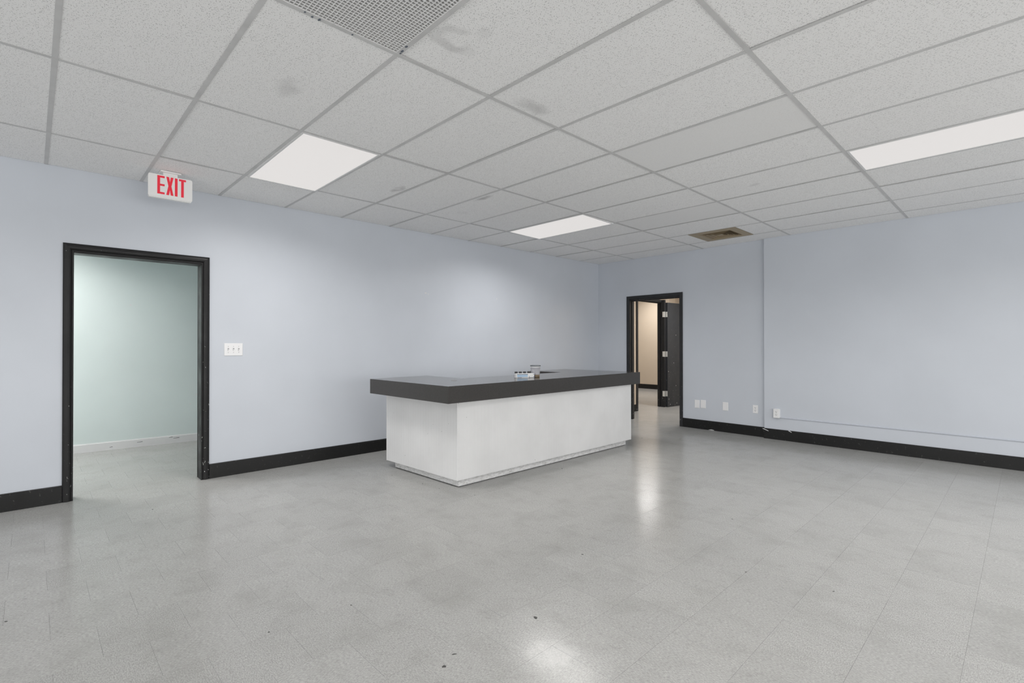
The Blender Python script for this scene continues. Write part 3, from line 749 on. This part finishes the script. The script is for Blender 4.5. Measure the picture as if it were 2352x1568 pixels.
MB().box(-0.395, -0.355, 0.70, 0.80, Z1 - 0.004, H - 0.011).build('mounting_neck', 'sign', ex)

# ------------------------------------------------------------------ wall plates
def plate_mb(fn, u, z, w, h_, v0=0.0, d=0.006):
    m = MB(); c = 0.003
    n = len(m.v)
    m.v += [fn(u + a * (w / 2), v0, z + b * (h_ / 2)) for a, b in ((-1, -1), (1, -1), (1, 1), (-1, 1))]
    m.v += [fn(u + a * (w / 2), v0 + d - c, z + b * (h_ / 2)) for a, b in ((-1, -1), (1, -1), (1, 1), (-1, 1))]
    m.v += [fn(u + a * (w / 2 - c), v0 + d, z + b * (h_ / 2 - c)) for a, b in ((-1, -1), (1, -1), (1, 1), (-1, 1))]
    m.f += [[3, 2, 1, 0], [8, 9, 10, 11]]
    for lev in (0, 4): m.f += [[lev + k, lev + (k + 1) % 4, lev + 4 + (k + 1) % 4, lev + 4 + k] for k in range(4)]
    return m
def disc(fn, u, z, r, v0, v1, n=10):
    return MB().face_prism(fn, [(u + r * math.cos(2 * math.pi * k / n), z + r * math.sin(2 * math.pi * k / n)) for k in range(n)], v0, v1)
def receptacles(parent, fn, u, z, v):
    for dz_ in (-0.0195, 0.0195):
        zc = z + dz_
        pts = [(u + 0.0165 * math.cos(t), zc + max(-0.0125, min(0.0125, 0.0165 * math.sin(t)))) for t in [2 * math.pi * k / 20 for k in range(20)]]
        r_ = MB().face_prism(fn, pts, v, v + 0.002).build('receptacle', 'plate', parent)
        for du in (-0.0065, 0.0065): MB().wbox(fn, u + du - 0.0016, u + du + 0.0016, v + 0.0015, v + 0.0026, zc - 0.001, zc + 0.0085).build('slot', 'slot', r_)
        disc(fn, u, zc - 0.0075, 0.0028, v + 0.0015, v + 0.0026).build('slot', 'slot', r_)
    disc(fn, u, z, 0.003, v, v + 0.0014).build('screw', 'screw', parent)
sw = thing('light_switch', WL(1.346, 0, 1.162), 'white three-gang light switch right of the wide opening', 'light switch')
plate_mb(WL, 1.346, 1.2235, 0.164, 0.121).build('switch_plate', 'plate', sw)
for k in (-1, 0, 1):
    u = 1.346 + 0.046 * k
    s1 = MB().wbox(WL, u - 0.006, u + 0.006, 0.0055, 0.0068, 1.2125, 1.2365).build('toggle_slot', 'toggle', sw)
    m = MB(); n = 0
    m.v = [WL(u + a, 0.0065, 1.2225 + b) for a, b in ((-0.0045, -0.008), (0.0045, -0.008), (0.0045, 0.004), (-0.0045, 0.004))] + [WL(u + a, 0.018, 1.2225 + b) for a, b in ((-0.0035, -0.010), (0.0035, -0.010), (0.0035, -0.004), (-0.0035, -0.004))]
    m.f = [[3, 2, 1, 0], [4, 5, 6, 7]] + [[i, (i + 1) % 4, 4 + (i + 1) % 4, 4 + i] for i in range(4)]
    m.build('toggle', 'plate', s1)
    for dz_ in (-0.030, 0.030): disc(WL, u, 1.2235 + dz_, 0.0032, 0.0058, 0.0072).build('screw', 'screw', sw)
for (u, z, w, label) in ((1.118, 0.370, 0.078, 'blank white wall plate nearest the narrow doorway, left of a touching pair'),
                         (1.2145, 0.3765, 0.080, 'blank white wall plate, right of a touching pair by the narrow doorway'),
                         (1.551, 0.372, 0.080, 'single blank white wall plate between the touching pair and the outlet')):
    t_ = thing('wall_plate', WB(u, 0, z - 0.061), label, 'wall plate', 'blank wall plates low on the back wall')
    plate_mb(WB, u, z, w, 0.122).build('plate', 'plate', t_)
    for dz_ in (-0.043, 0.043): disc(WB, u, z + dz_, 0.0028, 0.0058, 0.0068).build('screw', 'plate', t_)
t_ = thing('wall_outlet', WB(1.972, 0, 0.31), 'flush white power outlet just left of the vertical wall break', 'outlet', 'white power outlets')
plate_mb(WB, 1.972, 0.3715, 0.070, 0.114).build('plate', 'plate', t_); receptacles(t_, WB, 1.972, 0.3715, 0.006)
t_ = thing('wall_outlet', WP(2.272, 0, 0.29), 'surface-mounted white outlet box at the start of the raceway', 'outlet', 'white power outlets')
m = MB().face_prism(WP, rrect(2.237, 2.309, 0.2935, 0.4105, 0.004), 0.0, 0.038); m.build('surface_box', 'plate', t_)
plate_mb(WP, 2.272, 0.352, 0.074, 0.119, 0.038).build('plate', 'plate', t_); receptacles(t_, WP, 2.272, 0.352, 0.044)
rw = MB(); n = 6
rw.v = []
prof = [(0, 0.291), (0.008, 0.291), (0.011, 0.293), (0.011, 0.302), (0.008, 0.304), (0, 0.304)]
for u in (2.309, X_RIGHT - 0.002): rw.v += [WP(u, v, z) for v, z in prof]
rw.f = [list(range(n)), list(range(2 * n - 1, n - 1, -1))] + [[i, (i + 1) % n, n + (i + 1) % n, n + i] for i in range(n)]
tag(rw.build('cable_raceway', 'raceway'), 'thin painted cable raceway running right from the surface-mounted outlet', 'raceway')

# ------------------------------------------------------------------ reception counter
ct = thing('reception_counter', (0.55, 4.0, 0.0), 'white beadboard U-shaped reception counter with a thick charcoal laminate top', 'counter')
ZT, ZB, ZK = 0.917, 0.769, 0.070
top = [(1.196, 2.458), (1.147, 5.535), (-0.037, 5.453), (-0.049, 4.700), (0.472, 4.774), (0.483, 3.161), (-0.170, 3.168), (-0.120, 2.440)]
top[3] = (-0.045, 4.745)
MB().prism(top, ZB, ZT - 0.0015).build('countertop_edge', 'laminate', ct)
MB().prism(top, ZT - 0.0015, ZT).build('countertop_sheet', 'laminate_top', ct)
g_ = MB().lathe([(0.0, 0.0), (0.026, 0.0), (0.028, 0.0015), (0.030, 0.0015), (0.030, -0.002)], (0.680, 2.914, ZT + 0.0005), 20); g_.build('cable_grommet', 'toggle', ct)
def line_frame(p, q):
    p, q = Vector((*p, 0)), Vector((*q, 0)); d = (q - p).normalized(); nrm = Vector((d.y, -d.x, 0))
    return (lambda u, v, z: tuple(p + d * u + nrm * v + Vector((0, 0, z)))), (q - p).length
def beadboard(name, p, q, z0, z1, pitch=0.0415, parent=None):
    fn, L = line_frame(p, q); m = MB(); nb = max(1, round(L / pitch)); pt = L / nb
    prof = []
    for k in range(nb):
        a = k * pt
        prof += [(a, -0.0007), (a + 0.0022, -0.0004), (a + 0.0035, 0.0), (a + 0.0065, 0.0004), (a + 0.0095, 0.0), (a + 0.0115, -0.0005), (a + 0.0135, 0.0), (a + pt - 0.003, 0.0)]
    prof.append((L, -0.0010))
    n = len(prof)
    m.v = [fn(u, v, z0) for u, v in prof] + [fn(u, v, z1) for u, v in prof] + [fn(0, -0.02, z0), fn(L, -0.02, z0), fn(0, -0.02, z1), fn(L, -0.02, z1)]
    m.f = [[i, i + 1, n + i + 1, n + i] for i in range(n - 1)]
    m.f += [[2 * n + 1, 2 * n, 2 * n + 2, 2 * n + 3]]
    return m.build(name, 'counter', parent)
BC, BR_, BL_, BBR = (1.105, 2.624), (1.104, 5.388), (-0.042, 2.587), (-0.036, 5.384)
beadboard('front_panel', BC, BR_, ZK, ZB, parent=ct)
beadboard('end_panel', BL_, BC, ZK, ZB, parent=ct)
beadboard('end_panel', BR_, BBR, ZK, ZB, parent=ct)
for (x, y) in ((BC[0] - 0.003, BC[1] + 0.003), (BR_[0] - 0.003, BR_[1] - 0.003), (BL_[0] + 0.004, BL_[1] + 0.004)):
    MB().box(x - 0.006, x + 0.006, y - 0.006, y + 0.006, ZK - 0.002, ZB).build('corner_bead', 'counter', ct, bevel=0.002)
fn, L = line_frame(BC, BR_); MB().wbox(fn, 0.01, L - 0.01, 0.001, 0.010, ZB - 0.020, ZB).build('top_rail', 'counter', ct)
fn, L = line_frame(BL_, BC); MB().wbox(fn, 0.01, L - 0.008, 0.001, 0.010, ZB - 0.020, ZB).build('top_rail', 'counter', ct)
KC, KR, KL, KBR = (1.069, 2.666), (1.060, 5.335), (0.048, 2.636), (0.052, 5.330)
for p, q in ((KC, KR), (KL, KC), (KR, KBR)):
    fn, L = line_frame(p, q)
    MB().wbox(fn, 0, L, -0.016, 0.0, 0.006, ZK + 0.002).build('toe_kick', 'toe', ct)
    MB().wbox(fn, 0.01, L - 0.01, -0.030, -0.004, 0.0, 0.008).build('toe_gap_shade', 'slot', ct)  # black strip standing in for the shadow line below the toe kick
# inner carcass: panels on the staff side
for p, q in (((0.44, 3.13), (-0.03, 3.13)), ((0.44, 4.80), (0.44, 3.13)), ((-0.02, 4.80), (0.44, 4.80))):
    fn, L = line_frame(p, q); MB().wbox(fn, 0, L, -0.018, 0.0, ZK, ZB).build('inner_panel', 'counter', ct)
m = MB(); m.prism([(1.09, 2.64), (1.09, 5.37), (-0.02, 5.37), (-0.02, 4.82), (0.46, 4.82), (0.46, 3.11), (-0.02, 3.11), (-0.02, 2.61)], ZK, ZK + 0.018); m.build('bottom_board', 'counter', ct)

# ------------------------------------------------------------------ things on the counter
cup_c = (0.874, 3.872, ZT)
cup = thing('plastic_cup', cup_c, 'frosted grey plastic deli cup with brown residue on the counter', 'cup')
MB().lathe([(0.0478, 0.0272), (0.0535, 0.104), (0.052, 0.104), (0.0465, 0.0272)], cup_c, 36).build('cup_wall', 'cup', cup, smooth=True)
MB().lathe([(0.0, 0.0005), (0.0455, 0.0005), (0.0465, 0.003), (0.0478, 0.0270), (0.0, 0.0272)], cup_c, 36).build('brown_residue', 'cup_fill', cup, smooth=True)
MB().lathe([(0.0535, 0.1045), (0.0548, 0.108), (0.0552, 0.117), (0.0525, 0.117), (0.0515, 0.1045), (0.0535, 0.1045)], cup_c, 36).build('rim_band', 'cup_band', cup, smooth=True)
MB().lathe([(0.0, 0.1175), (0.0565, 0.1175), (0.0585, 0.119), (0.0585, 0.127), (0.0555, 0.129), (0.052, 0.1262), (0.0, 0.1258)], cup_c, 36).build('lid', 'cup_lid', cup, smooth=True)
# carton: a flat white box lying along the counter, print on the side facing the room
fn, L = line_frame((0.845, 3.610), (0.931, 3.795)); cz = ZT + 0.0006
def CF(u, v, z): return fn(u, v - 0.0, z + cz)
ca = thing('small_carton', (0.87, 3.69, cz), 'small white carton with a pale blue printed panel lying beside the cup', 'carton')
MB().wbox(CF, 0.0, L, -0.060, 0.0, 0.0, 0.044).build('carton_body', 'carton', ca, bevel=0.0012)
MB().wbox(CF, 0.010, 0.128, -0.0005, 0.0006, 0.008, 0.033).build('printed_panel', 'blue', ca)
MB().wbox(CF, 0.006, 0.132, -0.0005, 0.0007, 0.0335, 0.0395).build('printed_bar', 'grey_print', ca)
MB().wbox(CF, 0.014, 0.060, -0.0005, 0.0008, 0.004, 0.0066).build('printed_line', 'navy', ca)
MB().wbox(CF, 0.142, 0.150, -0.0005, 0.0008, 0.003, 0.011).build('printed_mark', 'navy', ca)
MB().wbox(CF, 0.150, 0.200, -0.0005, 0.0008, 0.003, 0.0048).build('printed_mark', 'navy', ca)
MB().wbox(CF, 0.196, 0.214, -0.0005, 0.0008, 0.006, 0.013).build('printed_mark', 'navy', ca)
for (u, z) in ((0.196, 0.036), (0.212, 0.037), (0.206, 0.026)):
    MB().wbox(CF, u - 0.004, u + 0.004, -0.0005, 0.0008, z - 0.003, z + 0.003).build('printed_mark', 'navy', ca)
fn2, L2 = line_frame((0.776, 3.6615), (0.849, 3.819))
def RF(u, v, z): return fn2(u, v, z + ZT + 0.0006)
rk = thing('tab_rack', (0.79, 3.69, ZT), 'small black plastic rack with four upright tabs behind the white carton', 'rack')
MB().wbox(RF, 0.0, L2, -0.030, 0.0, 0.0, 0.030).build('rack_base', 'rack', rk, bevel=0.001)
for k in range(4):
    u = 0.0 + k * (L2 - 0.029) / 3
    MB().wbox(RF, u, u + 0.029, -0.022, -0.004, 0.030, 0.062).build('tab', 'rack', rk, bevel=0.001)
